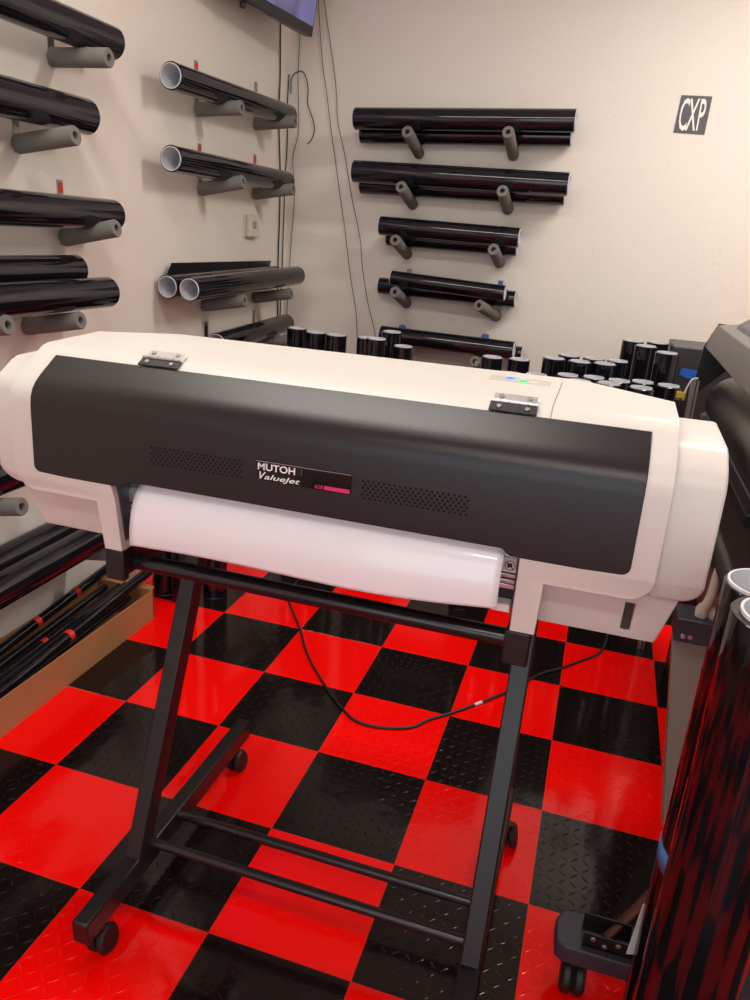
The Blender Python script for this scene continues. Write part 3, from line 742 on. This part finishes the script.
# stand of the plotter
for y in (-.50,):
    MB().box((1.452, y, .487), (2.02, y+.09, .547)).build('stand_beam', 'footblue', pt, bevel=.003)
MB().cyl((1.487, -.5005, .503), (1.487, -.499, .503), .0055, 16).build('beam_hole', 'steel', pt)
MB().cyl((1.470, -.508, .505), (1.470, -.4995, .505), .0065, 16, .002).build('beam_bolt', 'steel', pt)
MB().add([(1.452, -.485, .487), (1.62, -.485, .487), (1.70, -.56, .0), (1.512, -.56, .0), (1.452, -.440, .487), (1.62, -.440, .487), (1.70, -.50, .0), (1.512, -.50, .0)],
         [(3,2,1,0),(4,5,6,7),(0,1,5,4),(1,2,6,5),(2,3,7,6),(3,0,4,7)]).build('stand_leg', 'legmetal', pt, bevel=.003)
MB().sweep(spline([(1.50, -.47, .553), (1.515, -.475, .60), (1.52, -.47, .66), (1.53, -.46, .72)], 5), .012, 10).build('clear_hose', 'clear', pt)
MB().ring((1.505, -.468, .548), (0, 0, 1), [(0, .014), (.02, .016), (.032, .009)], 18, False).ring((1.532, -.468, .548), (0, 0, 1), [(0, .012), (.016, .016), (.03, .008)], 18, False).build('drain_cap', 'clear', pt)
# foot nearest the viewer
MB().prism([(1.272, -1.048), (1.284, -1.022), (1.30, -1.018), (1.78, -1.018), (1.78, -1.108), (1.292, -1.108), (1.276, -1.098)], 'z', .082, .122).build('foot', 'footblue', pt, bevel=.004)
bk = MB().box((1.322, -1.092, .122), (1.412, -1.089, .152)).box((1.322, -1.046, .122), (1.412, -1.043, .152)).box((1.322, -1.092, .121), (1.412, -1.043, .1255)).box((1.409, -1.092, .122), (1.412, -1.043, .152)).build('foot_bracket', 'rubber', pt)
for xx, zz in ((1.340, .143), (1.385, .143), (1.362, .133)):
    MB().cyl((xx, -1.0955, zz), (xx, -1.088, zz), .0045, 12, .001).build('screw', 'steel', pt)
MB().cyl((1.365, -1.066, .126), (1.500, -.905, .210), .0095, 16).build('brace_rod', 'rod', pt)
c_ = MB().cyl((1.318, -1.080, .07), (1.318, -1.080, .084), .012, 16).box((1.312, -1.095, .03), (1.324, -1.065, .074)).build('caster', 'frame', pt)
for dx in (-.0115, .0115):
    MB().cyl((1.318+dx-.0115, -1.085, .0335), (1.318+dx+.012, -1.085, .0335), .0335, 28, .007).build('wheel', 'rubber', c_)
for yy in (.2,):
    MB().box((1.56, yy, .0), (1.62, yy+.08, .55)).build('stand_leg', 'frame', pt, bevel=.003)
# tape flags on the big roll
tp = MB().add([(1.3760, -1.278, .432), (1.3735, -1.281, .432), (1.3655, -1.288, .338), (1.3760, -1.283, .336)], [(0, 1, 2, 3)]).build('tape_tail', 'sticker_white', big_roll, smooth=0)
sm = tp.modifiers.new('t', 'SOLIDIFY'); sm.thickness = .001; tp['label'] = 'white tape tail'
A_ = [math.radians(168+7*k) for k in range(8)]
tv_ = [(1.429+.0545*math.cos(a), -1.285+.0545*math.sin(a), .566-.001*k) for k, a in enumerate(A_)]+[(1.429+.0545*math.cos(a), -1.285+.0545*math.sin(a), .532-.001*k) for k, a in enumerate(A_)]
tp = MB().add(tv_, [(k, k+1, k+9, k+8) for k in range(7)]).build('tape_scrap', 'bluetape', big_roll)
sm = tp.modifiers.new('t', 'SOLIDIFY'); sm.thickness = .001; tp['label'] = 'blue tape scrap'

# ------------------------------------------------------------------ carton and clutter between the rolls and the plotter
ct = thing('black_carton', 'tall black carton with a blue sticker behind the plotter end', 'box', (1.55, 1.15, 0))
MB().box((1.445, 1.0, 0), (1.70, 1.3, 1.014)).build('carton_body', 'plotter', ct, bevel=.004)
stk = MB().add([(1.490, .9985, .934), (1.580, .9985, .930), (1.578, .9985, .884), (1.520, .9985, .895), (1.484, .9985, .908)], [(0, 1, 2, 3, 4)]).build('sticker', 'sticker_blue', ct, smooth=0)
stk['label'] = 'bright blue sticker'
bn = thing('bottle_rack', 'grey metal rack post with white hose and yellow label behind the printer', 'rack', (1.46, .35, 0))
MB().box((1.468, .36, 0), (1.482, .378, .985)).build('post', 'steel', bn, bevel=.001)
MB().box((1.486, .36, 0), (1.492, .378, .98)).build('post', 'steel', bn, bevel=.001)
MB().sweep(spline([(1.452, .36, .86), (1.453, .355, .93), (1.458, .35, .962), (1.468, .35, .985), (1.484, .352, .990)], 6), .003, 8).build('hose', 'sticker_white', bn)
MB().box((1.428, .345, .922), (1.456, .352, .942)).build('label_plate', 'yellow', bn, bevel=.001)
MB().box((1.425, .353, .0), (1.462, .36, .915)).build('side_panel', 'frame', bn)

# ------------------------------------------------------------------ ceiling lights
for x, y, e, lab in ((2.0, .35, 30, 'long ceiling light fixture above the plotter, nearest the sign wall'), (.35, -1.0, 14, 'long ceiling light fixture above the printer'), (1.3, -3.0, 15, 'long ceiling light fixture behind the viewer')):
    l = thing('ceiling_light', lab, 'ceiling light', (x, y, H-.05), group='ceiling light fixtures')
    a, b = .62, .13
    MB().box((x-a, y-b, H-.05), (x+a, y-b+.015, H)).box((x-a, y+b-.015, H-.05), (x+a, y+b, H)).box((x-a, y-b+.015, H-.05), (x-a+.015, y+b-.015, H)).box((x+a-.015, y-b+.015, H-.05), (x+a, y+b-.015, H)).build('light_frame', 'trim', l)
    MB().box((x-a+.015, y-b+.015, H-.04), (x+a-.015, y+b-.015, H-.01)).build('diffuser', 'panel', l)
    ld = bpy.data.lights.new('tube_lamp', 'AREA'); ld.shape = 'RECTANGLE'; ld.size = 1.18; ld.size_y = .2; ld.energy = e; ld.color = (1, .968, .915)
    lo = bpy.data.objects.new('lamp', ld); C.objects.link(lo); lo.location = (0, 0, -.002); lo.parent = l

# ------------------------------------------------------------------ world, camera, view
W = bpy.data.worlds.new('daylight'); S.world = W; W.use_nodes = True
bg = W.node_tree.nodes['Background']; bg.inputs[0].default_value = (.86, .93, 1, 1); bg.inputs[1].default_value = 1.9

R = Matrix(((0.95285695, 0.29596226, 0.06685787), (0.15834426, -0.29707804, -0.94163248), (-0.25882567, 0.90782762, -0.3299368)))
cam = bpy.data.cameras.new('camera'); co = bpy.data.objects.new('camera', cam); C.objects.link(co)
cam.sensor_fit = 'HORIZONTAL'; cam.sensor_width = 36; cam.lens = 755.534*36/750; cam.clip_start = .02
r0, r1, r2 = R[0], R[1], R[2]
mw = Matrix(((r0[0], -r1[0], -r2[0], 1.1877678), (r0[1], -r1[1], -r2[1], -2.2464063), (r0[2], -r1[2], -r2[2], 1.34938778), (0, 0, 0, 1)))
co.matrix_world = mw
S.camera = co
S.view_settings.view_transform = 'Standard'; S.view_settings.look = 'None'; S.view_settings.gamma = 1
S.view_settings.use_curve_mapping = False; S.view_settings.exposure = .27
